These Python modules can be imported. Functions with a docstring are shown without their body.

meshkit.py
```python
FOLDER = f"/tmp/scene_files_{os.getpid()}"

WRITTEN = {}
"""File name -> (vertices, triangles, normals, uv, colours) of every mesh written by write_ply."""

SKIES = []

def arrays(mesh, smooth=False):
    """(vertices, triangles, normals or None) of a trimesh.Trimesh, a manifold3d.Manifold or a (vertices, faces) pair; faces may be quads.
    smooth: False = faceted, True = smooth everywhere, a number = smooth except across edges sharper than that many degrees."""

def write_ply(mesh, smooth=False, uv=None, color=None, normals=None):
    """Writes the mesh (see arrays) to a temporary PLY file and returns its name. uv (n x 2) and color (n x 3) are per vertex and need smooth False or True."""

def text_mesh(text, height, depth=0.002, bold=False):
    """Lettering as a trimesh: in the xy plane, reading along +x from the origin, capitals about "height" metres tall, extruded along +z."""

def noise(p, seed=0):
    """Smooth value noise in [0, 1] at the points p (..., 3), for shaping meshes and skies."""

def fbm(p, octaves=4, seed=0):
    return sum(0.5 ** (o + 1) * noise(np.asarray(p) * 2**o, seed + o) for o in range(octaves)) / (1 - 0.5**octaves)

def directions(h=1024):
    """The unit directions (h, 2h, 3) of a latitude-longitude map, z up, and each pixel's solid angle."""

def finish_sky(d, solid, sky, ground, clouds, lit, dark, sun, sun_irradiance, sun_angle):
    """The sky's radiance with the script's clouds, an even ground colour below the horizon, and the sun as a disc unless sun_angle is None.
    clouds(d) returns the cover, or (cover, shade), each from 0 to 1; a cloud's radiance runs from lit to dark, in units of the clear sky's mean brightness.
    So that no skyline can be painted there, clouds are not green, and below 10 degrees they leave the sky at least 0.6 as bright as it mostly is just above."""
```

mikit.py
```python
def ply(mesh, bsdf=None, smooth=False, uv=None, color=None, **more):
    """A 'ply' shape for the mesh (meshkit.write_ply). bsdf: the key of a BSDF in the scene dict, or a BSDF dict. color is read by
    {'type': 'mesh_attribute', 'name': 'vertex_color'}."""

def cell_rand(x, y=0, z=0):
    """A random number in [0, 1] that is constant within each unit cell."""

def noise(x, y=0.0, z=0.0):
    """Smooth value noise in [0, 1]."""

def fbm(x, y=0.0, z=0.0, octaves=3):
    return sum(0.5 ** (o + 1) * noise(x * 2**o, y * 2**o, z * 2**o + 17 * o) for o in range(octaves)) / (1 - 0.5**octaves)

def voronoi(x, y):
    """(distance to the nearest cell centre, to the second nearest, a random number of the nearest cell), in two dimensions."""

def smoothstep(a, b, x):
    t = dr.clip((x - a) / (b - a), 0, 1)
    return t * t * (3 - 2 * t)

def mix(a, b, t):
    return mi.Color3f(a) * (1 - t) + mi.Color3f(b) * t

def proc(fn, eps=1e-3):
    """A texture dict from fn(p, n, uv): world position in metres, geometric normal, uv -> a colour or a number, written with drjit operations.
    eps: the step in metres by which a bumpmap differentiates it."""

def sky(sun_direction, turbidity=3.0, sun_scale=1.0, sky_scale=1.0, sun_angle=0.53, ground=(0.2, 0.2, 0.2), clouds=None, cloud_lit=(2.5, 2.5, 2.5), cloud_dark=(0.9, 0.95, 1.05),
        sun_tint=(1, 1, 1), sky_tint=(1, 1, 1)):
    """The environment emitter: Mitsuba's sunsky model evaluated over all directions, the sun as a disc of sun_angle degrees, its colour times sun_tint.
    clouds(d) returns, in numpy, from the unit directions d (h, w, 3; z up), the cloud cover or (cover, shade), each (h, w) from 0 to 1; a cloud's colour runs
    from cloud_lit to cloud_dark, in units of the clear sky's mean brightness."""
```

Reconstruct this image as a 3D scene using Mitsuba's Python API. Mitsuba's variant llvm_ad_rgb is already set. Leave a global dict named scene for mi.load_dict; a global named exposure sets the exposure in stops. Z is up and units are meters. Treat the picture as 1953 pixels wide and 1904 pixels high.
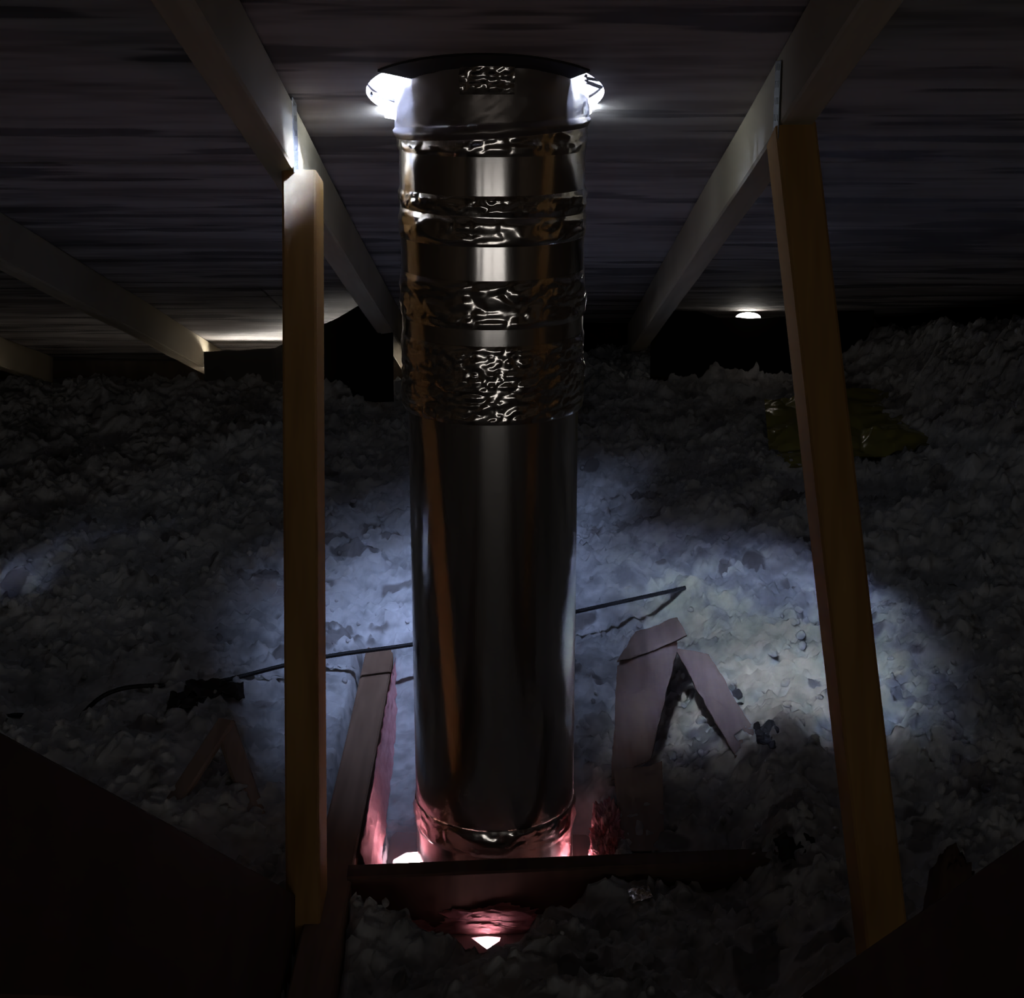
import math, random
import numpy as np
import trimesh
import manifold3d as m3
import drjit as dr
import mitsuba as mi
import mikit
import meshkit
from mikit import fbm, noise, smoothstep, mix, voronoi

T = mi.ScalarTransform4f
rng = np.random.default_rng(7)
random.seed(7)
scene, labels = {}, {}

# ------------------------------------------------------------------ camera, exposure, light levels
CAM_Z, PITCH, FOCAL = 1.29, 17.3, 3000.0
exposure = 0.0
cp, sp = math.cos(math.radians(PITCH)), math.sin(math.radians(PITCH))
scene['camera'] = {
    'type': 'perspective', 'fov_axis': 'x', 'fov': 2 * math.degrees(math.atan(1953 / 2 / FOCAL)),
    'near_clip': 0.05, 'far_clip': 60.0,
    'to_world': T().look_at(origin=[0, 0, CAM_Z], target=[0, cp, CAM_Z - sp], up=[0, 0, 1])}

def emit(rgb, k):
    return {'type': 'area', 'radiance': {'type': 'rgb', 'value': [float(c * k) for c in rgb]}}

L_ROOF = emit((0.54, 0.70, 1.20), 3400.0)
L_ROOF_HIGH = emit((0.54, 0.70, 1.20), 12500.0)     # daylit front of the dome skirt above the roof
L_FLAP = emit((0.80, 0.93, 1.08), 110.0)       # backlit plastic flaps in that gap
L_LENS = emit((1.0, 0.64, 0.76), 19.0)        # lit ceiling lens under the tube
L_SOFFIT = emit((1.0, 0.95, 0.88), 42.0)      # daylight in the soffit vents
L_WINDOW = emit((1.0, 0.97, 0.93), 1.25)       # low windows at the far end behind the camera

# ------------------------------------------------------------------ helpers
ROOF0, SLOPE = CAM_Z + 0.619, 0.333
RA = math.atan(SLOPE)
def roof_z(y):
    return ROOF0 - SLOPE * y

def entry(key, mesh, bsdf, smooth=False, parent=None, **more):
    base = (parent + '__' if parent else '') + key
    k, i = base, 0
    while k in scene or any(q.startswith(k + '__') for q in scene):
        i += 1
        k = f'{base}_{i:03d}'
    scene[k] = mikit.ply(mesh, bsdf, smooth=smooth, **more)
    return k

def tag(key, label, cat, group=None, kind=None):
    labels[key] = {'label': label, 'category': cat}
    if group: labels[key]['group'] = group
    if kind: labels[key]['kind'] = kind

def struct(key, label=None):
    labels[key] = {'kind': 'structure'}
    if label: labels[key]['label'] = label

def rounded_box(size, r=0.003):
    sx, sy, sz = [s / 2 - r for s in size]
    pts = []
    for a in (-1, 1):
        for b in (-1, 1):
            for c in (-1, 1):
                o = np.array([a * sx, b * sy, c * sz])
                for d in ((a, 0, 0), (0, b, 0), (0, 0, c)):
                    pts.append(o + r * np.array(d))
                pts.append(o + r * np.array([a, b, c]) / math.sqrt(3))
    return trimesh.Trimesh(*_hull(np.array(pts)), process=False)

def _hull(p):
    h = m3.Manifold.hull_points(np.ascontiguousarray(p, dtype=np.float64)).to_mesh()
    return np.array(h.vert_properties[:, :3], float), np.array(h.tri_verts)

def timber(p0, p1, width_x, depth, up=(0, 0, 1), r=0.003, warp=0.0, seed=0):
    """A board from p0 to p1; width_x across, depth in the plane of its length and up. Subdivided and slightly worn."""
    p0, p1 = np.asarray(p0, float), np.asarray(p1, float)
    ax = p1 - p0
    L = np.linalg.norm(ax); ax /= L
    side = np.cross(ax, up); side /= np.linalg.norm(side)
    nrm = np.cross(side, ax)
    n = max(2, int(L / 0.06))
    t = np.linspace(0, L, n)
    prof = []
    for a, b in ((1, 1), (-1, 1), (-1, -1), (1, -1)):
        x, z = a * width_x / 2, b * depth / 2
        c1, c2 = (x - a * r, z), (x, z - b * r)
        prof += [c1, c2] if a * b < 0 else [c2, c1]
    prof = np.array(prof)
    ring = len(prof)
    wob = np.stack([meshkit.noise(np.stack([t * 2.2, t * 0 + seed * 3.1, t * 0 + k], -1), seed) - 0.5 for k in (0, 9)], -1) * warp
    v = np.concatenate([p0 + ax * ti + side * (prof[:, :1] + w[0]) + nrm * (prof[:, 1:] + w[1]) for ti, w in zip(t, wob)])
    f = []
    for i in range(n - 1):
        for j in range(ring):
            a, b = i * ring + j, i * ring + (j + 1) % ring
            f += [[a, b, b + ring], [a, b + ring, a + ring]]
    for j in range(1, ring - 1):
        f.append([0, j + 1, j]); e = (n - 1) * ring
        f.append([e, e + j, e + j + 1])
    m = trimesh.Trimesh(v, f, process=False)
    m.fix_normals()
    return m

def tube_mesh(points, r, sides=8):
    p = np.asarray(points, float)
    t = np.gradient(p, axis=0); t /= np.linalg.norm(t, axis=1, keepdims=True)
    a = np.cross(t, [0, 0, 1.0]); a /= np.linalg.norm(a, axis=1, keepdims=True)
    b = np.cross(t, a)
    ang = np.arange(sides) * 2 * np.pi / sides
    v = (p[:, None] + r * (np.cos(ang)[None, :, None] * a[:, None] + np.sin(ang)[None, :, None] * b[:, None])).reshape(-1, 3)
    f = []
    for i in range(len(p) - 1):
        for j in range(sides):
            q, w = i * sides + j, i * sides + (j + 1) % sides
            f += [[q, w, w + sides], [q, w + sides, q + sides]]
    m = trimesh.Trimesh(v, f, process=False); m.fix_normals()
    return m

def spline(pts, n=60):
    from scipy.interpolate import CubicSpline
    pts = np.asarray(pts, float)
    s = np.r_[0, np.cumsum(np.linalg.norm(np.diff(pts, axis=0), axis=1))]
    return CubicSpline(s, pts)(np.linspace(0, s[-1], n))

# ------------------------------------------------------------------ materials
def rough(fn_or_rgb, roughness=0.8, spec=0.25, bump=None, bump_scale=1.0):
    col = {'type': 'rgb', 'value': list(fn_or_rgb)} if isinstance(fn_or_rgb, (tuple, list)) else mikit.proc(fn_or_rgb)
    b = {'type': 'principled', 'base_color': col, 'roughness': roughness, 'specular': spec}
    if bump: b = {'type': 'bumpmap', 'arbitrary': mikit.proc(bump), 'scale': bump_scale, 'bsdf': b}
    return {'type': 'twosided', 'bsdf': b}

def wood_fn(c0, c1, k=1.0):
    def fn(p, n, uv):
        w = fbm(p.x * 55 * k, p.y * 5 * k, p.z * 5 * k, 3) * 0.6 + fbm(p.x * 9, p.y * 2.5, p.z * 2.5 + 4, 2) * 0.4
        return mix(c0, c1, smoothstep(0.25, 0.75, w))
    return fn

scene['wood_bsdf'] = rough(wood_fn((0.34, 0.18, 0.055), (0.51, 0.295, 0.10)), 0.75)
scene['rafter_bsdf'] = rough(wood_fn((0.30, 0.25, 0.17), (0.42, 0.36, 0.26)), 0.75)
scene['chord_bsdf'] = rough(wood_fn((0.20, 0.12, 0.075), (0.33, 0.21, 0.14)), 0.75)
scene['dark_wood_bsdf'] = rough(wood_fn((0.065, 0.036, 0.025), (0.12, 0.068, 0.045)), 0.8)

def osb(p, n, uv):
    a = fbm(p.x * 3.2, p.y * 20, 3, 3)
    b = fbm(p.x * 11 + 40, p.y * 55, 7, 2)
    c = fbm(p.x * 2.0, p.y * 3.0, 1, 2)
    base = mix((0.15, 0.130, 0.118), (0.34, 0.315, 0.30), smoothstep(0.3, 0.72, a * 0.6 + b * 0.2 + c * 0.2))
    streak = smoothstep(0.58, 0.70, fbm(p.x * 3.4 + 9, p.y * 24 + 5, 11, 3))
    return mix(base, (0.045, 0.04, 0.036), streak * 0.8)
scene['sheathing_bsdf'] = rough(osb, 0.8, 0.3)

def fluff(p, n, uv):
    a = fbm(p.x * 30, p.y * 30, p.z * 30, 3)
    b = fbm(p.x * 6 + 3, p.y * 6, p.z * 6, 2)
    base = mix((0.36, 0.36, 0.355), (0.72, 0.715, 0.71), smoothstep(0.3, 0.7, a * 0.6 + b * 0.4))
    speck = smoothstep(0.66, 0.74, fbm(p.x * 16 + 30, p.y * 16 + 8, p.z * 16, 2))
    return mix(base, (0.16, 0.14, 0.13), speck * 0.75)
scene['fluff_bsdf'] = rough(fluff, 1.0, 0.0)
def pink(p, n, uv):
    return mix((0.62, 0.25, 0.27), (0.86, 0.50, 0.50), fbm(p.x * 60, p.y * 60, p.z * 60, 3))
scene['pink_bsdf'] = rough(pink, 1.0, 0.0)
scene['drywall_bsdf'] = rough((0.34, 0.30, 0.28), 0.9, 0.1)
scene['black_bsdf'] = rough((0.012, 0.011, 0.011), 0.5)
scene['felt_bsdf'] = rough((0.03, 0.026, 0.023), 0.85, 0.1)
scene['kraft_bsdf'] = rough(wood_fn((0.22, 0.155, 0.12), (0.33, 0.24, 0.19)), 0.7)
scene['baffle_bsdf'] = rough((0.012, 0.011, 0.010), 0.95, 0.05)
scene['wall_bsdf'] = rough(wood_fn((0.20, 0.15, 0.11), (0.32, 0.24, 0.18)), 0.85)
scene['mirror_bsdf'] = {'type': 'twosided', 'bsdf': {'type': 'principled', 'base_color': {'type': 'rgb', 'value': [0.88, 0.84, 0.80]}, 'metallic': 1.0, 'roughness': 0.16}}
scene['tape_bsdf'] = {'type': 'twosided', 'bsdf': {'type': 'principled', 'base_color': {'type': 'rgb', 'value': [0.92, 0.86, 0.80]}, 'metallic': 1.0, 'roughness': 0.14}}
scene['plate_bsdf'] = {'type': 'twosided', 'bsdf': {'type': 'principled', 'base_color': {'type': 'rgb', 'value': [0.24, 0.235, 0.23]}, 'metallic': 1.0, 'roughness': 0.5}}
scene['collar_bsdf'] = {'type': 'twosided', 'bsdf': {'type': 'principled', 'base_color': {'type': 'rgb', 'value': [0.30, 0.26, 0.235]}, 'metallic': 0.8, 'roughness': 0.38}}
scene['yellow_bsdf'] = {'type': 'twosided', 'bsdf': {'type': 'principled', 'base_color': {'type': 'rgb', 'value': [0.30, 0.27, 0.05]}, 'roughness': 0.15, 'specular': 0.7, 'clearcoat': 0.6}}
scene['plastic_bsdf'] = rough((0.8, 0.8, 0.8), 0.5)

# ------------------------------------------------------------------ setting: floor, roof deck, walls
TX, TY, TR = -0.027, 2.19, 0.127            # tube axis and radius
HX, HY, HR = -0.036, 2.185, 0.160           # hole in the roof deck
YB, YF, XW = -2.5, 5.35, 2.7

def man_box(x0, x1, y0, y1, z0, z1):
    return m3.Manifold.cube([x1 - x0, y1 - y0, z1 - z0]).translate([x0, y0, z0])
def man_mesh(m):
    q = m.to_mesh()
    return trimesh.Trimesh(np.array(q.vert_properties[:, :3], float), np.array(q.tri_verts), process=False)

cut = m3.Manifold.cylinder(0.2, 0.1235, 0.1235, 64).translate([TX, TY, -0.1])
for dx, dy, r in ((-0.122, 0.010, 0.042), (0.116, -0.02, 0.038)):      # ragged notches beside the tube
    cut = cut + m3.Manifold.cylinder(0.2, r, r, 9).translate([TX + dx, TY + dy, -0.1])
tri = m3.CrossSection([[(-0.060, 1.995), (-0.046, 1.978), (-0.036, 1.966), (-0.018, 1.986), (-0.016, 1.996), (-0.036, 1.999)]]).extrude(0.2).translate([0, 0, -0.1])
floor = man_box(-XW, XW, YB, YF, -0.013, 0.0) - cut - tri
entry('floor', man_mesh(floor), 'drywall_bsdf'); struct('floor', 'ceiling board under the insulation')

# roof deck panels, 1.22 m along the slope and 2.44 m across, with narrow joints; staggered rows
edges = [5.6, 3.79, 2.56, 1.40, 0.24, -0.92, -2.6]
hole = m3.Manifold.cylinder(1.2, HR, HR, 64).translate([HX, HY, 0.6])
pk = 0
for r in range(len(edges) - 1):
    ya, yb = edges[r + 1] + 0.002, edges[r] - 0.002
    off = (-3.05, -1.83)[r % 2]
    if r == 2 or r == 1: off = (-1.55, -2.77)[r % 2]
    x = off - 2.44
    while x < XW:
        x0, x1 = max(x + 0.0015, -XW), min(x + 2.44 - 0.0015, XW)
        x += 2.44
        if x1 - x0 < 0.05: continue
        dz = 0.004 * ((pk * 7) % 3 - 1) * 0.6
        pts = np.array([[a, b, roof_z(b) + c + dz] for a in (x0, x1) for b in (ya, yb) for c in (0, 0.014)])
        man = m3.Manifold.hull_points(pts)
        if ya < HY + HR and yb > HY - HR and x0 < HX + HR and x1 > HX - HR:
            man = man - hole
        entry('panel', man_mesh(man), 'sheathing_bsdf', parent='roof_deck'); pk += 1
struct('roof_deck', 'sloping plywood roof deck seen from below')
# felt and shingles over the deck
pts = np.array([[a, b, roof_z(b) + c] for a in (-XW, XW) for b in (YB - .1, YF + .2) for c in (0.018, 0.03)])
entry('roof_covering', man_mesh(m3.Manifold.hull_points(pts) - hole), 'felt_bsdf', parent='roof_deck')

entry('wall_left', trimesh.creation.box(bounds=[[-XW - .03, YB, 0], [-XW, YF, 3.0]]), 'wall_bsdf'); struct('wall_left')
entry('wall_right', trimesh.creation.box(bounds=[[XW, YB, 0], [XW + .03, YF, 3.0]]), 'wall_bsdf'); struct('wall_right')
entry('wall_eave', trimesh.creation.box(bounds=[[-XW, YF, 0], [XW, YF + .03, roof_z(YF) + .01]]), 'wall_bsdf'); struct('wall_eave')
# end wall behind the camera with a band of low windows
wb = man_box(-XW, XW, YB - .05, YB, 0, roof_z(YB) + .02)
for k in range(2):
    x0 = -1.50 + k * 1.52
    wb = wb - man_box(x0, x0 + 1.48, YB - .2, YB + .2, 0.12, 0.58)
entry('wall_back', man_mesh(wb), 'wall_bsdf'); struct('wall_back')
for k in range(2):
    x0 = -1.50 + k * 1.52
    v = np.array([[x0, YB - .03, .12], [x0 + 1.48, YB - .03, .12], [x0 + 1.48, YB - .03, .58], [x0, YB - .03, .58]])
    nm = f'window_{k + 1}'
    entry('pane', (v, np.array([[1, 0, 3], [1, 3, 2]])), 'plastic_bsdf', parent=nm, emitter=L_WINDOW)
    fr = man_box(x0, x0 + 1.48, YB - .025, YB + .01, .12, .58) - man_box(x0 + .025, x0 + 1.455, YB - .1, YB + .1, .145, .555)
    entry('frame', man_mesh(fr), 'wall_bsdf', parent=nm)
    struct(nm)

# ------------------------------------------------------------------ trusses
def plate(center, size, tilt):
    """A toothed connector plate standing in a plane x = const."""
    sx, sy, sz = size
    m = rounded_box((sx, sy, sz), 0.0006)
    bumps = []
    for i in range(int(sy / 0.012)):
        for j in range(int(sz / 0.02)):
            b = trimesh.creation.box([sx * 1.8, 0.003, 0.008])
            b.apply_translation([0, -sy / 2 + 0.008 + i * 0.012, -sz / 2 + 0.012 + j * 0.02])
            bumps.append(b)
    m = trimesh.util.concatenate([m] + bumps)
    m.apply_transform(trimesh.transformations.rotation_matrix(tilt, [1, 0, 0]))
    m.apply_translation(center)
    return m

TC, DV = 0.042, 0.0445                       # chord thickness, half depth
def top_chord(xc, warp=0.004, seed=0, y0=YB + .01, y1=5.2):
    off = (DV + 0.002) / math.cos(RA)
    return timber((xc, y0, roof_z(y0) - off), (xc, y1, roof_z(y1) - off), TC, 2 * DV, warp=warp, seed=seed)

def bottom_chord(xc, y0=YB + .05, y1=5.1, t=TC, seed=0):
    return timber((xc, y0, 0.0455), (xc, y1, 0.0455), t, 0.089, seed=seed, warp=0.003)

# left of the tube
k = 'roof_truss'
entry('top_chord', top_chord(-0.321, seed=1), 'rafter_bsdf', parent=k)
entry('bottom_chord', bottom_chord(-0.259, t=0.056, seed=2), 'chord_bsdf', parent=k)
entry('web', timber((-0.2945, 2.243, 1.066), (-0.286, 1.921, 0.045), 0.047, 0.089, up=(0, 1, 0), seed=3, warp=0.004), 'wood_bsdf', parent=k)
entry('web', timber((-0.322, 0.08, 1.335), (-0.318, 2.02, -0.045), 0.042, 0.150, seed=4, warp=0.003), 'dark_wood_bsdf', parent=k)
entry('connector_plate', plate((-0.2985, 2.215, 1.125), (0.0016, 0.045, 0.10), -RA * 0.2), 'plate_bsdf', parent=k)
labels[k + '__connector_plate'] = {'label': 'galvanised connector plate at the joint'}
tag(k, 'wooden roof truss left of the silver tube, its lower chord lit pink', 'roof truss')
# right of the tube
k = 'roof_truss_001'
entry('top_chord', top_chord(0.349, seed=5), 'rafter_bsdf', parent=k)
entry('bottom_chord', bottom_chord(0.44, seed=6), 'chord_bsdf', parent=k)
entry('web', timber((0.351, 2.02, 1.140), (0.462, 1.60, 0.060), 0.050, 0.089, up=(0, 1, 0), seed=7, warp=0.004), 'wood_bsdf', parent=k)
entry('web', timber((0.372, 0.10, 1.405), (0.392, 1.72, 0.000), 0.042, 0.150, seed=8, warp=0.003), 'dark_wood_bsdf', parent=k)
entry('connector_plate', plate((0.3265, 1.995, 1.180), (0.0016, 0.04, 0.10), -RA * 0.2), 'plate_bsdf', parent=k)
labels[k + '__connector_plate'] = {'label': 'galvanised connector plate at the joint'}
tag(k, 'wooden roof truss right of the silver tube, its upright leaning outward to the floor', 'roof truss')
# next one to the left and to the right
k = 'roof_truss_002'
entry('top_chord', top_chord(-0.961, seed=9), 'rafter_bsdf', parent=k)
entry('bottom_chord', bottom_chord(-0.961, seed=10), 'chord_bsdf', parent=k)
tag(k, 'far left roof truss, pale grey rafter running down to daylight at the eave', 'roof truss')
k = 'roof_truss_003'
entry('top_chord', top_chord(-1.57, seed=13), 'rafter_bsdf', parent=k)
entry('bottom_chord', bottom_chord(-1.57, seed=15), 'chord_bsdf', parent=k)
tag(k, 'outermost roof truss by the left edge of the attic', 'roof truss')

# blocking board across the bay in front of the tube
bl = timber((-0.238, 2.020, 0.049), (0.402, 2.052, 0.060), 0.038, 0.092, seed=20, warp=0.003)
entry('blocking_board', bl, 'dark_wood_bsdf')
tag('blocking_board', 'dark wooden blocking board lying across the foot of the silver tube', 'board')
# ------------------------------------------------------------------ insulation
def smooth01(a, b, x):
    t = np.clip((x - a) / (b - a), 0, 1)
    return t * t * (3 - 2 * t)

def base_height(x, y):
    z = np.interp(y, [-2.6, 0.6, 1.7, 2.2, 2.9, 3.4, 4.0, 4.3, 4.6, 5.4], [.10, .095, .075, .08, .125, .205, .335, .385, .40, .40])
    left = smooth01(-0.24, -0.34, x)
    z = z * (1 - left * smooth01(4.05, 4.4, y)) + 0.06 * left * smooth01(4.05, 4.4, y)
    z = z + 0.03 * smooth01(-0.36, -0.6, x) * smooth01(0.5, 1.5, y) * (1 - smooth01(3.0, 4.0, y))
    z = z + 0.05 * smooth01(0.18, 0.5, x) * (y > 0) * smooth01(1.9, 2.5, y) * (1 - smooth01(3.2, 4.0, y))
    z = z + 0.36 * smooth01(0.72, 1.4, x) * smooth01(2.7, 3.7, y)
    z = z + 0.06 * np.exp(-((x - 0.44) / 0.07) ** 2) * smooth01(1.2, 1.5, y) * (1 - smooth01(2.3, 2.6, y))
    z = z + 0.045 * np.exp(-((x - 0.355) ** 2 + (y - 2.955) ** 2) / 0.05 ** 2)
    z = np.where(y > 3, np.minimum(z, roof_z(y) - 0.06), z)
    return z

def pit(x, y):
    """1 where the insulation is cleared away."""
    box = smooth01(-0.215, -0.19, x) * (1 - smooth01(0.115, 0.165, x)) * smooth01(2.02, 2.05, y) * (1 - smooth01(2.27, 2.36, y))
    w = np.clip((y - 1.865) / 0.14, 0, 1)
    xl, xr = -0.035 - 0.24 * w, -0.035 + 0.13 * w
    trg = smooth01(-0.012, 0.012, np.minimum(x - xl, xr - x)) * (y > 1.865) * (y < 2.06)
    chord = smooth01(-0.30, -0.285, x) * (1 - smooth01(-0.24, -0.225, x)) * (1 - smooth01(2.7, 2.95, y)) * (y > 1.5)
    groove = smooth01(-0.245, -0.232, x) * (1 - smooth01(-0.17, -0.12, x)) * smooth01(2.02, 2.05, y) * (1 - smooth01(2.65, 2.9, y)) * 0.62
    right = smooth01(0.16, 0.2, x) * (1 - smooth01(0.28, 0.34, x)) * smooth01(2.05, 2.09, y) * (1 - smooth01(2.10, 2.2, y)) * 0.5
    return np.clip(np.maximum.reduce([box, trg, chord * 0.8, right, groove]), 0, 1)

def heights(x, y):
    p = np.stack([x, y, 0 * x], -1)
    n1 = meshkit.fbm(p * 5.0, 3, 3) - 0.5
    n2 = meshkit.fbm(p * 20.0, 3, 11) - 0.5
    n3 = np.abs(meshkit.fbm(p * 55.0, 3, 23) - 0.5) * 2
    z = base_height(x, y) + 0.075 * n1 + 0.050 * n2 + 0.030 * (n3 - 0.4)
    q = pit(x, y)
    z = z * (1 - q) + (-0.02) * q
    return np.maximum(z, -0.02 * q + 0.012 * (1 - q))

def grid(x0, x1, y0, y1, step):
    xs, ys = np.arange(x0, x1 + step / 2, step), np.arange(y0, y1 + step / 2, step)
    X, Y = np.meshgrid(xs, ys)
    Z = heights(X, Y)
    P = np.stack([X, Y, Z], -1)
    ov = 0.016 * (1 - pit(X, Y))
    P[..., 0] += ov * (meshkit.fbm(np.stack([X, Y, Z], -1) * 40, 2, 51) - 0.5)
    P[..., 1] += ov * (meshkit.fbm(np.stack([X, Y, Z], -1) * 40, 2, 77) - 0.5)
    h, w = X.shape
    i = np.arange(h * w).reshape(h, w)
    a, b, c, d = i[:-1, :-1].ravel(), i[:-1, 1:].ravel(), i[1:, 1:].ravel(), i[1:, :-1].ravel()
    return P.reshape(-1, 3), np.concatenate([np.stack([a, b, c], 1), np.stack([a, c, d], 1)])

v1, f1 = grid(-1.9, 1.9, 1.3, 5.3, 0.0065)
f1 = f1[(v1[f1][..., 2] > -0.016).any(1)]        # cleared pit: the bare ceiling board shows
parts = [(v1, f1)]
for (a, b, c, d) in ((-2.69, -1.9, 1.3, 5.3), (1.9, 2.69, 1.3, 5.3), (-2.69, 2.69, -2.45, 1.3)):
    parts.append(grid(a, b, c, d, 0.03))
# loose tufts
ico = trimesh.creation.icosphere(subdivisions=1)
N = 3000
tx = rng.uniform(-1.7, 1.9, N); ty = 1.5 + 3.2 * rng.random(N) ** 0.8
tz = heights(tx, ty); keep = pit(tx, ty) < 0.02
for x, y, z in zip(tx[keep], ty[keep], tz[keep]):
    s = rng.uniform(0.003, 0.009)
    vv = ico.vertices * (1 + 0.5 * (rng.random((len(ico.vertices), 1)) - 0.5)) * s * rng.uniform(0.6, 1.3, 3)
    parts.append((vv + [x, y, z + 0.15 * s], ico.faces))
off, V, F = 0, [], []
for v, f in parts:
    V.append(v); F.append(f + off); off += len(v)
entry('blown_insulation', trimesh.Trimesh(np.concatenate(V), np.concatenate(F), process=False), 'fluff_bsdf', smooth=True)
tag('blown_insulation', 'loose grey white blown insulation covering the attic floor', 'insulation', kind='stuff')

# ------------------------------------------------------------------ the silver light tube
def lathe(profile, n=128, cx=TX, cy=TY, a0=0.0, a1=2 * np.pi):
    pr = np.asarray(profile, float)
    closed = a1 - a0 > 2 * np.pi - 1e-6
    ang = np.linspace(a0, a1, n, endpoint=not closed)
    v = np.stack([cx + pr[None, :, 0] * np.cos(ang)[:, None], cy + pr[None, :, 0] * np.sin(ang)[:, None], np.broadcast_to(pr[:, 1], (n, len(pr)))], -1).reshape(-1, 3)
    m, f = len(pr), []
    for i in range(n if closed else n - 1):
        j = (i + 1) % n
        for q in range(m - 1):
            a, b, c, d = i * m + q, j * m + q, j * m + q + 1, i * m + q + 1
            f += [[a, b, c], [a, c, d]]
    return trimesh.Trimesh(v, f, process=False)

tk = 'light_tube'
def zrow(row):      # height of the tube's front line for a row of the photograph (design aid: section heights)
    a = math.atan((952 - row) / FOCAL) - math.radians(PITCH)
    return CAM_Z + (TY - TR) * math.tan(a)
Z = {r: zrow(r) for r in (125, 255, 300, 375, 415, 417, 472, 537, 630, 662, 812, 1195, 1590, 1635)}

# upper and lower sheet metal sections
entry('upper_pipe', lathe([(TR, 0.78), (TR, 1.175)], 160), 'mirror_bsdf', smooth=True, parent=tk)
entry('lower_pipe', lathe([(0.1215, 0.0), (0.1215, Z[1635] + 0.01), (0.1225, Z[1635] + 0.015), (0.1215, Z[1635] + 0.02), (0.1215, 0.82)], 160), 'mirror_bsdf', smooth=40, parent=tk)

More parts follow.
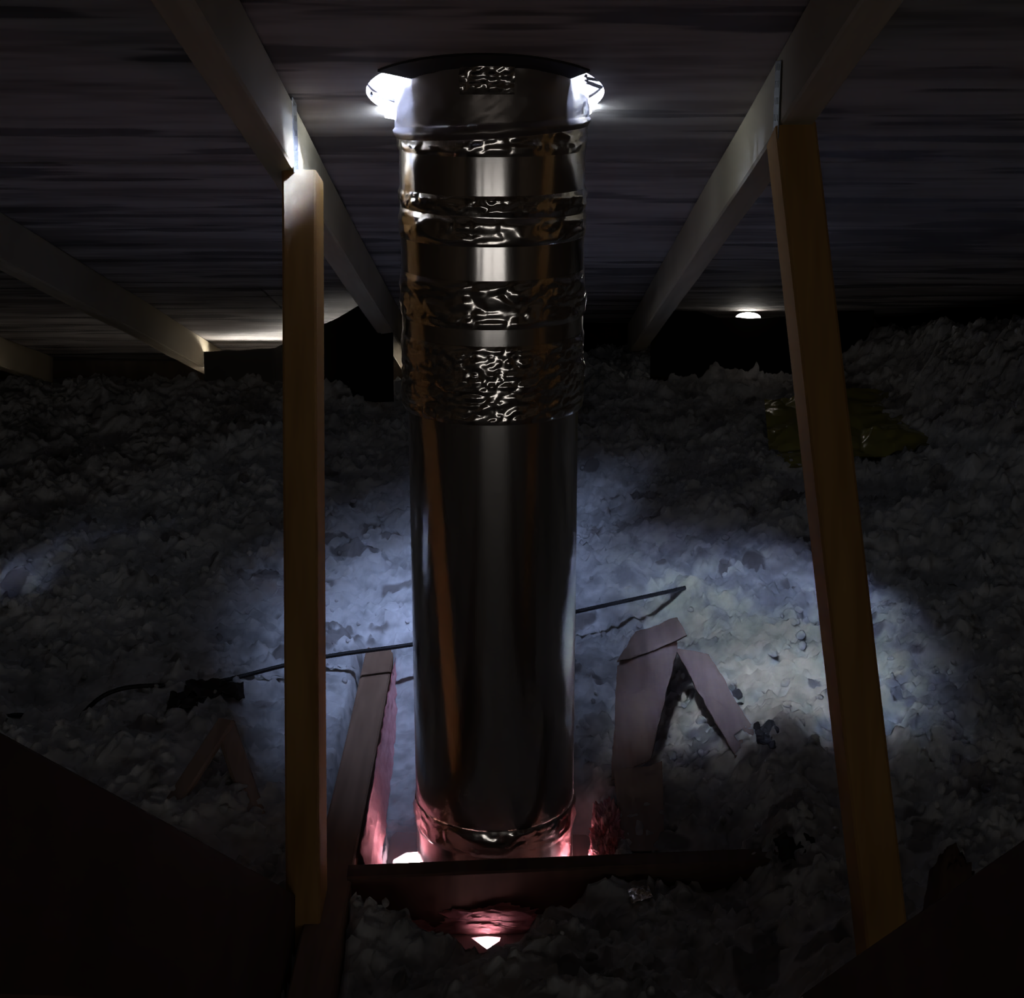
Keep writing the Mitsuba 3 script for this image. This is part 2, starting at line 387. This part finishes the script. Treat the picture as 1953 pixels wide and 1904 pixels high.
def crinkled(z0, z1, r, amp, seed, tilt0=0.0, tilt1=0.0, a0=0.0, a1=2 * np.pi, wl=1.0, step=0.0022):
    n = int(abs(a1 - a0) * r / step); m = max(4, int((z1 - z0) / step))
    ang = np.linspace(a0, a1, n); t = np.linspace(0, 1, m)
    A, Tt = np.meshgrid(ang, t, indexing='ij')
    lo, hi = z0 + tilt0 * np.cos(A), z1 + tilt1 * np.cos(A)
    Zz = lo + (hi - lo) * Tt
    P = np.stack([np.cos(A) * r / 0.020 / wl, np.sin(A) * r / 0.020 / wl, Zz / 0.014 / wl], -1)
    rid = np.abs(meshkit.fbm(P, 2, seed) - 0.5) * 2
    big = meshkit.noise(P * 0.5 + 31, seed + 5)
    fine = np.abs(meshkit.noise(P * 2.3 + 5, seed + 9) - 0.5) * 2
    edge = np.minimum(1, np.minimum(Tt, 1 - Tt) * m / 3)
    R = r + 0.0006 + 1.5 * amp * np.maximum(0, 0.9 * rid + 0.7 * big + 0.35 * fine - 0.28) * edge
    v = np.stack([TX + R * np.cos(A), TY + R * np.sin(A), Zz], -1).reshape(-1, 3)
    i = np.arange(n * m).reshape(n, m)
    a, b, c, d = i[:-1, :-1].ravel(), i[1:, :-1].ravel(), i[1:, 1:].ravel(), i[:-1, 1:].ravel()
    return trimesh.Trimesh(v, np.concatenate([np.stack([a, b, c], 1), np.stack([a, c, d], 1)]), process=False)

for (r0, r1, rad, amp, seed, t0, t1, wl) in (
        (300, 255, TR, 0.0040, 1, 0.0, 0.010, 1.9),
        (415, 375, TR, 0.0034, 2, -0.004, 0.0, 1.3),
        (472, 417, TR, 0.0044, 3, 0.0, -0.004, 2.2),
        (630, 537, TR, 0.0042, 4, 0.0, 0.0, 1.9),
        (812, 662, TR, 0.0032, 5, 0.0, 0.0, 1.15)):
    kk = entry('tape_wrap', crinkled(Z[r0], Z[r1], rad, amp, seed, t0, t1, wl=wl), 'tape_bsdf', smooth=True, parent=tk)
labels[tk + '__tape_wrap'] = {'label': 'crinkled band of foil tape'}
# dark collar at the roof, with a top cut parallel to the slope
n = 128
ang = np.linspace(0, 2 * np.pi, n, endpoint=False)
def collar_ring(r, zf):
    return np.stack([TX + r * np.cos(ang), TY + r * np.sin(ang), zf * np.ones(n)], -1)
ztop = roof_z(TY + 0.131 * np.sin(ang)) + 0.004
zlow = np.full(n, Z[255]) + 0.008 * np.cos(ang)
rings = [collar_ring(0.1300, zlow - 0.006)]
for w in np.linspace(0, 1, 26):
    zz = zlow + (ztop - zlow) * w
    q = np.stack([np.cos(ang) * 5, np.sin(ang) * 6, zz * 45], -1)
    rings.append(collar_ring(0.1315 + 0.0060 * (meshkit.fbm(q, 3, 91) - 0.5) + (0.002 if w < 0.12 else 0), zz))
v = np.concatenate(rings); f = []
for i in range(len(rings) - 1):
    for j in range(n):
        a, b = i * n + j, i * n + (j + 1) % n
        f += [[a, b, b + n], [a, b + n, a + n]]
entry('roof_collar', trimesh.Trimesh(v, f, process=False), 'collar_bsdf', smooth=40, parent=tk)
labels[tk + '__roof_collar'] = {'label': 'dark collar at the top of the tube'}
# foil tab folded up at the front of the collar
tabp = crinkled(zrow(180), zrow(116), 0.1325, 0.004, 8, a0=math.radians(-90 - 17), a1=math.radians(-90 + 13), wl=0.9)
entry('foil_tab', tabp, 'tape_bsdf', smooth=True, parent=tk)
labels[tk + '__foil_tab'] = {'label': 'folded foil tab at the top'}
# trim ring near the foot
ringp = lathe([(0.1225, Z[1635] - 0.004), (0.126, Z[1635]), (0.1265, Z[1635] + 0.006), (0.1235, Z[1635] + 0.012), (0.1228, Z[1590])], 160)
entry('trim_ring', crinkled(Z[1635] - 0.004, Z[1590], 0.1225, 0.0026, 12, wl=1.6), 'tape_bsdf', smooth=True, parent=tk)
labels[tk + '__trim_ring'] = {'label': 'shiny ring round the foot'}
# small rivets / tape ends on the front seam
# flashing in the roof hole: closes the front of the gap; curb above the deck
open0, open1 = math.radians(-38), math.radians(218)
def sector_ring(r0, r1, zoff, a0, a1, cx0=TX, cy0=TY, cx1=HX, cy1=HY, n=96):
    an = np.linspace(a0, a1, n)
    inn = np.stack([cx0 + r0 * np.cos(an), cy0 + r0 * np.sin(an)], -1)
    out = np.stack([cx1 + r1 * np.cos(an), cy1 + r1 * np.sin(an)], -1)
    v = np.concatenate([np.c_[inn, roof_z(inn[:, 1]) + zoff], np.c_[out, roof_z(out[:, 1]) + zoff]])
    i = np.arange(n - 1)
    f = np.concatenate([np.stack([i, i + 1, i + 1 + n], 1), np.stack([i, i + 1 + n, i + n], 1)])
    return trimesh.Trimesh(v, f, process=False)
fl = sector_ring(0.128, HR + 0.012, -0.003, open1, open0 + 2 * math.pi)
o = np.linspace(open1, open0 + 2 * math.pi, 96)
o = np.stack([HX + (HR + .012) * np.cos(o), HY + (HR + .012) * np.sin(o)], -1)
v = np.concatenate([np.c_[o, roof_z(o[:, 1]) - .003], np.c_[o, roof_z(o[:, 1]) + .013]]); i = np.arange(95)
fl = trimesh.util.concatenate([fl, trimesh.Trimesh(v, np.concatenate([np.stack([i, i + 1, i + 97], 1), np.stack([i, i + 97, i + 96], 1)]), process=False)])
entry('flashing', fl, 'felt_bsdf', parent=tk)
labels[tk + '__flashing'] = {'label': 'dark flashing closing the front of the roof hole'}
def wall_sector(r, z0, z1, a0, a1, n=48):
    an = np.linspace(a0, a1, n)
    o = np.stack([HX + r * np.cos(an), HY + r * np.sin(an)], -1)
    v = np.concatenate([np.c_[o, roof_z(o[:, 1]) + z0], np.c_[o, roof_z(o[:, 1]) + z1]])
    i = np.arange(n - 1)
    m = trimesh.Trimesh(v, np.concatenate([np.stack([i, i + 1 + n, i + 1], 1), np.stack([i, i + n, i + 1 + n], 1)]), process=False)
    return m      # normals towards the axis
R_DOME = 0.205
def patch(p, nrm):
    p = np.asarray(p, float)
    f = np.array([[0, 1, 2], [0, 2, 3]])
    if np.dot(np.cross(p[1] - p[0], p[2] - p[0]), nrm) < 0: f = f[:, ::-1]
    return trimesh.Trimesh(p, f, process=False)
prisms = []
for x0, x1, y in ((0.100, 0.128, 2.085), (-0.196, -0.152, 2.085)):
    prisms.append(patch([(x0, y, roof_z(y) + .070), (x1, y, roof_z(y) + .070), (x1, y, roof_z(y) + .135), (x0, y, roof_z(y) + .135)], (0, 1, 0)))
y0, y1 = 2.015, 2.07
for x0, x1, dz in ((-0.01, 0.11, 0.03),):
    prisms.append(patch([(x0, y0, roof_z(y0) + .15), (x1, y0, roof_z(y0) + .125), (x1, y1, roof_z(y1) + .125), (x0, y1, roof_z(y1) + .15)], (0, 0, -1)))
for q, level in zip(prisms, (L_ROOF, L_ROOF, L_ROOF_HIGH)):
    entry('dome_front', q, 'plastic_bsdf', parent=tk, emitter=level)
labels[tk + '__dome_front'] = {'label': 'daylit prisms in the roof dome'}
entry('dome_skirt', wall_sector(R_DOME, 0.0305, 0.19, math.radians(188), math.radians(352)), 'felt_bsdf', parent=tk)
entry('dome_skirt', wall_sector(R_DOME, 0.0305, 0.19, math.radians(-8), math.radians(188)), 'plastic_bsdf', parent=tk)
labels[tk + '__dome_skirt_001'] = {'label': 'daylit skirt of the roof dome in the gap round the tube'}
cap = sector_ring(0.0, R_DOME + .004, 0.195, 0, 2 * math.pi)
entry('dome_cap', cap, 'felt_bsdf', parent=tk)
def bar(a, b, r=0.004):
    return tube_mesh(np.linspace(a, b, 6), r, 6)
for a, b in (((-0.191, 2.200, 1.180), (-0.152, 2.232, 1.170)), ((0.098, 2.142, 1.200), (0.119, 2.166, 1.192)), ((0.096, 2.12, 1.206), (0.113, 2.132, 1.203))):
    entry('strap', bar(np.array(a), np.array(b)), 'felt_bsdf', smooth=40, parent=tk)
tag(tk, 'tall silver tubular skylight duct wrapped with crinkled foil tape, from roof to floor', 'skylight tube')

# backlit plastic flaps hanging in the gap
def flap(pts, seed, thick=0.0012):
    pts = np.asarray(pts, float)
    n, m = 10, 8
    P = np.zeros((n, m, 3))
    for i in range(n):
        for j in range(m):
            u, w = i / (n - 1), j / (m - 1)
            P[i, j] = (1 - u) * (1 - w) * pts[0] + u * (1 - w) * pts[1] + u * w * pts[2] + (1 - u) * w * pts[3]
    P += 0.003 * (meshkit.fbm(P * 60, 2, seed)[..., None] - 0.5) * np.array([1, 0.6, 0.8])
    a = P.reshape(-1, 3)
    idx = np.arange(n * m).reshape(n, m)
    q = np.stack([idx[:-1, :-1].ravel(), idx[1:, :-1].ravel(), idx[1:, 1:].ravel(), idx[:-1, 1:].ravel()], 1)
    f = np.concatenate([q[:, [0, 1, 2]], q[:, [0, 2, 3]]])
    nm = trimesh.Trimesh(a, f, process=False).vertex_normals
    b = a + nm * thick
    return trimesh.Trimesh(np.concatenate([a, b]), np.concatenate([f[:, ::-1], f + len(a)]), process=False)

def rz(y, d): return roof_z(y) - d
def flap_at(az, w, drop, seed):
    e = []
    for a, d in ((az - w, 0.0), (az + w, 0.0), (az + w * .7, drop), (az - w * .5, drop * .8)):
        x, y = HX + (HR - .004) * math.cos(a), HY + (HR - .004) * math.sin(a)
        e.append((x, y, roof_z(y) - d))
    return flap(e, seed)
entry('plastic_flap', flap_at(math.radians(150), 0.13, 0.014, 3), 'plastic_bsdf', emitter=L_FLAP)
tag('plastic_flap', 'bright white plastic flap lit by daylight in the gap left of the tube top', 'plastic flap')
entry('plastic_flap', flap_at(math.radians(24), 0.13, 0.014, 4), 'plastic_bsdf', emitter=L_FLAP)
tag('plastic_flap_001', 'bright white plastic flap lit by daylight in the gap right of the tube top', 'plastic flap')

# ceiling lens below the tube, lit from the room
lens = lathe([(0.004, -0.035), (0.10, -0.035), (0.20, -0.034), (0.262, -0.030)], 96)
if lens.face_normals[:, 2].mean() < 0: lens.faces = lens.faces[:, ::-1]
entry('ceiling_lens', lens, 'plastic_bsdf', emitter=L_LENS)
tag('ceiling_lens', 'glowing ceiling lens seen through the gap below the tube', 'lamp lens')

# ------------------------------------------------------------------ eaves: baffles and soffit vents
def baffle(x0, x1, ypl, drop, zbot, name_label, seed):
    """A dark sagging sheet across a bay: depth ypl and drop of its top edge below the deck, from left to right."""
    n = 60
    xs = np.linspace(x0, x1, n)
    ys = np.interp(np.linspace(0, 1, n), np.linspace(0, 1, len(ypl)), ypl)
    top = roof_z(ys) - np.interp(np.linspace(0, 1, n), np.linspace(0, 1, len(drop)), drop)
    top = top + 0.004 * (meshkit.noise(np.stack([xs * 30, xs * 0, xs * 0], -1), seed) - 0.5)
    zb = np.minimum(np.interp(np.linspace(0, 1, n), np.linspace(0, 1, np.size(zbot)), np.atleast_1d(zbot)), top - 0.02)
    v = []
    for t in (0.0, 0.006):
        for s in range(5):
            w = s / 4
            v.append(np.c_[xs, ys - 0.03 * w + t, zb + (top - zb) * (1 - w)])
    v = np.concatenate(v); f = []
    for side in range(2):
        for s in range(4):
            for j in range(n - 1):
                a = side * 5 * n + s * n + j
                q = [a, a + 1, a + 1 + n, a + n]
                if side: q = q[::-1]
                f += [[q[0], q[1], q[2]], [q[0], q[2], q[3]]]
    for j in range(n - 1):
        f += [[j, 5 * n + j, j + 1], [j + 1, 5 * n + j, 5 * n + j + 1]]
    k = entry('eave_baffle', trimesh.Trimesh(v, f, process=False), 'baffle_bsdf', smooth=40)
    tag(k, name_label, 'baffle')

def rel(y, *d): return [roof_z(y) - q for q in d]
U = np.linspace(0, 1, 60)
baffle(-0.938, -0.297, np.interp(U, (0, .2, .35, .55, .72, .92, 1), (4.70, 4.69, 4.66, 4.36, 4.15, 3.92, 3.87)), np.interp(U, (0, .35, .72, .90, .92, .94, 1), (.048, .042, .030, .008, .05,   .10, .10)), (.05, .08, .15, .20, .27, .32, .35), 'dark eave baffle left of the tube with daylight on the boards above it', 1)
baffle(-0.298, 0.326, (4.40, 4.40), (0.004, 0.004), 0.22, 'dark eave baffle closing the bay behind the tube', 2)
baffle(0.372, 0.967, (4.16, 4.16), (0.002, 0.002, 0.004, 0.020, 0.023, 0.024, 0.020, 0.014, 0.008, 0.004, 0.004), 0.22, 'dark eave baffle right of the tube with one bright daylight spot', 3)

v = np.array([[-0.90, 4.80, roof_z(4.80) - .130], [-0.45, 4.80, roof_z(4.80) - .130], [-0.45, 4.80, roof_z(4.80) - .058], [-0.90, 4.80, roof_z(4.80) - .058]])
k = entry('soffit_vent', (v, np.array([[0, 1, 2], [0, 2, 3]])), 'plastic_bsdf', emitter=L_SOFFIT)
tag(k, 'daylit soffit vent behind the left eave baffle', 'vent')
def spot_vent(cx, cy, cz, w, h, lab):
    an = np.linspace(0, 2 * np.pi, 24, endpoint=False)
    v = np.c_[cx + w * np.cos(an), np.full(24, cy), cz + h * np.sin(an)]
    v = np.concatenate([v, [[cx, cy, cz]]])
    i = np.arange(24)
    f = np.stack([i, (i + 1) % 24, i * 0 + 24], 1)
    m = trimesh.Trimesh(v, f, process=False)
    if m.face_normals[:, 1].mean() > 0: m.faces = m.faces[:, ::-1]
    k = entry('soffit_vent', m, 'plastic_bsdf', emitter=L_SOFFIT)
    tag(k, lab, 'vent')
spot_vent(0.635, 4.185, roof_z(4.185) - 0.018, 0.034, 0.015, 'small bright daylight vent at the right eave between rafter and leaning upright')

# ------------------------------------------------------------------ cable
cab = spline([(-1.30, 2.34, 0.10), (-1.1, 2.42, 0.12), (-0.885, 2.483, 0.12), (-0.843, 2.493, 0.12), (-0.79, 2.508, 0.085), (-0.732, 2.526, 0.13), (-0.584, 2.57, 0.142), (-0.433, 2.629, 0.15), (-0.343, 2.67, 0.155), (-0.221, 2.715, 0.155), (0.12, 2.83, 0.18), (0.229, 2.879, 0.186), (0.316, 2.925, 0.188), (0.345, 2.940, 0.189)], 140)
CABLE = cab
entry('cable', tube_mesh(cab, 0.0042, 8), 'black_bsdf', smooth=True)
tag('cable', 'thin black cable lying across the insulation behind the tube', 'cable')

# ------------------------------------------------------------------ Lambda shaped scraps
def h1(x, y): return float(heights(np.array([x]), np.array([y]))[0])
k = 'strap_frame'
apex = np.array([-0.470, 2.345, 0.175])
entry('leg', timber(apex + [0.004, 0, 0.004], (-0.572, 2.105, 0.055), 0.030, 0.012, seed=30), 'kraft_bsdf', parent=k)
entry('leg', timber(apex, (-0.375, 2.14, 0.055), 0.034, 0.012, seed=31), 'kraft_bsdf', parent=k)
tag(k, 'two thin brown wooden strips leaning together left of the left upright', 'wood strips')

def sheet(corners, seed, amp=0.012, n=26, thick=0.0015, scale=18):
    c = np.asarray(corners, float)
    u, w = np.meshgrid(np.linspace(0, 1, n), np.linspace(0, 1, n), indexing='ij')
    P = ((1 - u) * (1 - w))[..., None] * c[0] + (u * (1 - w))[..., None] * c[1] + (u * w)[..., None] * c[2] + ((1 - u) * w)[..., None] * c[3]
    nn = np.cross(c[1] - c[0], c[3] - c[0]); nn /= np.linalg.norm(nn)
    P = P + nn * (amp * 2 * (np.abs(meshkit.fbm(P * scale, 3, seed) - 0.5) * 2 - 0.4))[..., None]
    a = P.reshape(-1, 3)
    idx = np.arange(n * n).reshape(n, n)
    q = np.stack([idx[:-1, :-1].ravel(), idx[1:, :-1].ravel(), idx[1:, 1:].ravel(), idx[:-1, 1:].ravel()], 1)
    f = np.concatenate([q[:, [0, 1, 2]], q[:, [0, 2, 3]]])
    return trimesh.Trimesh(np.concatenate([a, a - nn * thick]), np.concatenate([f, f[:, ::-1] + len(a)]), process=False)

k = 'kraft_paper'
entry('kraft_paper', sheet([(0.195, 2.62, 0.165), (0.302, 2.62, 0.205), (0.232, 2.33, 0.105), (0.165, 2.30, 0.085)], 5, 0.020, scale=13), 'kraft_bsdf', smooth=30, parent=None)
entry('fold', sheet([(0.185, 2.585, 0.185), (0.312, 2.60, 0.225), (0.300, 2.68, 0.235), (0.225, 2.68, 0.205)], 6, 0.010, scale=13), 'kraft_bsdf', smooth=30, parent=k)
entry('strip', sheet([(0.29, 2.60, 0.195), (0.350, 2.60, 0.185), (0.425, 2.34, 0.115), (0.365, 2.33, 0.115)], 7, 0.008), 'kraft_bsdf', smooth=30, parent=k)
entry('lower_flap', sheet([(0.165, 2.31, 0.105), (0.245, 2.32, 0.115), (0.235, 2.15, 0.05), (0.17, 2.15, 0.05)], 9, 0.008), 'kraft_bsdf', smooth=30, parent=k)
tag(k, 'folded brown kraft paper standing up from the insulation right of the tube foot', 'paper')

# pink fibreglass right and left of the tube foot
def clump(center, size, seed, bumps=0.35, sub=4, sc=3.0):
    m = trimesh.creation.icosphere(subdivisions=sub)
    v = m.vertices
    r = 1 + bumps * 2 * (meshkit.fbm(v * sc + seed * 7, 3, seed) - 0.5) + 0.25 * (np.abs(meshkit.fbm(v * sc * 4 + 3, 2, seed + 2) - .5) * 2 - .4)
    return trimesh.Trimesh(v * r[:, None] * np.asarray(size) + center, m.faces, process=False)
for i, (c, s, lab) in enumerate((
        ((0.150, 2.20, 0.040), (0.026, 0.08, 0.055), 'pink fibreglass tuft beside the tube foot on its right'),
        ((-0.150, 2.000, 0.012), (0.034, 0.012, 0.014), 'pale pink fibreglass tuft below the left end of the blocking board'),
        ((-0.035, 2.010, 0.014), (0.085, 0.008, 0.030), 'pink fibreglass tuft in the lit gap under the blocking board'))):
    kk = entry('fibreglass_tuft', clump(c, s, 40 + i, bumps=0.45, sub=5, sc=3.2), 'pink_bsdf', smooth=True)
    tag(kk, lab, 'insulation tuft')

entry('fibreglass_strip', sheet([(-0.2295, 2.085, 0.088), (-0.2295, 2.86, 0.090), (-0.222, 2.86, 0.03), (-0.205, 2.085, 0.002)], 19, 0.005, n=50, scale=26), 'pink_bsdf', smooth=True)
tag('fibreglass_strip', 'pink lit fibreglass strip along the truss chord left of the tube foot', 'insulation strip')

# dark debris
for i, (x, y, s, lab) in enumerate((
        (-0.520, 2.535, (0.055, 0.030), 'dark felt scrap under the cable left of the left upright'),
        (-0.565, 2.490, (0.026, 0.034), 'small dark felt scrap below the cable, left of the larger scrap'),
        (0.398, 2.54, (0.022, 0.036), 'dark felt scrap right of the kraft paper'),
        (0.425, 2.32, (0.030, 0.032), 'dark felt scrap between the kraft paper and the leaning upright'),
        (0.415, 2.03, (0.03, 0.03), 'dark felt scrap at the right end of the blocking board'))):
    hz = h1(x, y) + 0.012
    c4 = [(x + s[0] * ca, y + s[1] * sa, hz + 0.012 * (sa - ca) * .5) for ca, sa in ((-.9, -1), (1, -.7), (.8, 1), (-1, .6))]
    kk = entry('felt_scrap', sheet(c4, 60 + i, 0.016, n=22, scale=45), 'felt_bsdf', smooth=20)
    tag(kk, lab, 'felt scrap')

# yellow plastic sheet half buried on the right
y0 = 3.62
entry('plastic_sheet', sheet([(0.60, 3.52, 0.285), (1.02, 3.50, 0.345), (1.04, 3.86, 0.40), (0.64, 3.90, 0.36)], 15, 0.03, n=60, scale=9), 'yellow_bsdf', smooth=30)
tag('plastic_sheet', 'crumpled yellow plastic sheet half buried in insulation behind the leaning upright', 'plastic sheet')

# foil scrap in front of the blocking board
entry('foil_scrap', sheet([(0.168, 1.955, 0.085), (0.20, 1.96, 0.09), (0.195, 1.985, 0.095), (0.165, 1.98, 0.092)], 17, 0.006, n=16, scale=60), 'tape_bsdf', smooth=20)
tag('foil_scrap', 'tiny shiny foil scrap on the insulation in front of the blocking board', 'foil scrap')
# dark stub block behind the near right web
entry('wood_stub', clump((0.555, 1.75, 0.17), (0.034, 0.035, 0.12), 70, bumps=0.1, sub=3), 'dark_wood_bsdf', smooth=True)
tag('wood_stub', 'dark rounded wood stub beside the foot of the leaning upright', 'wood stub')
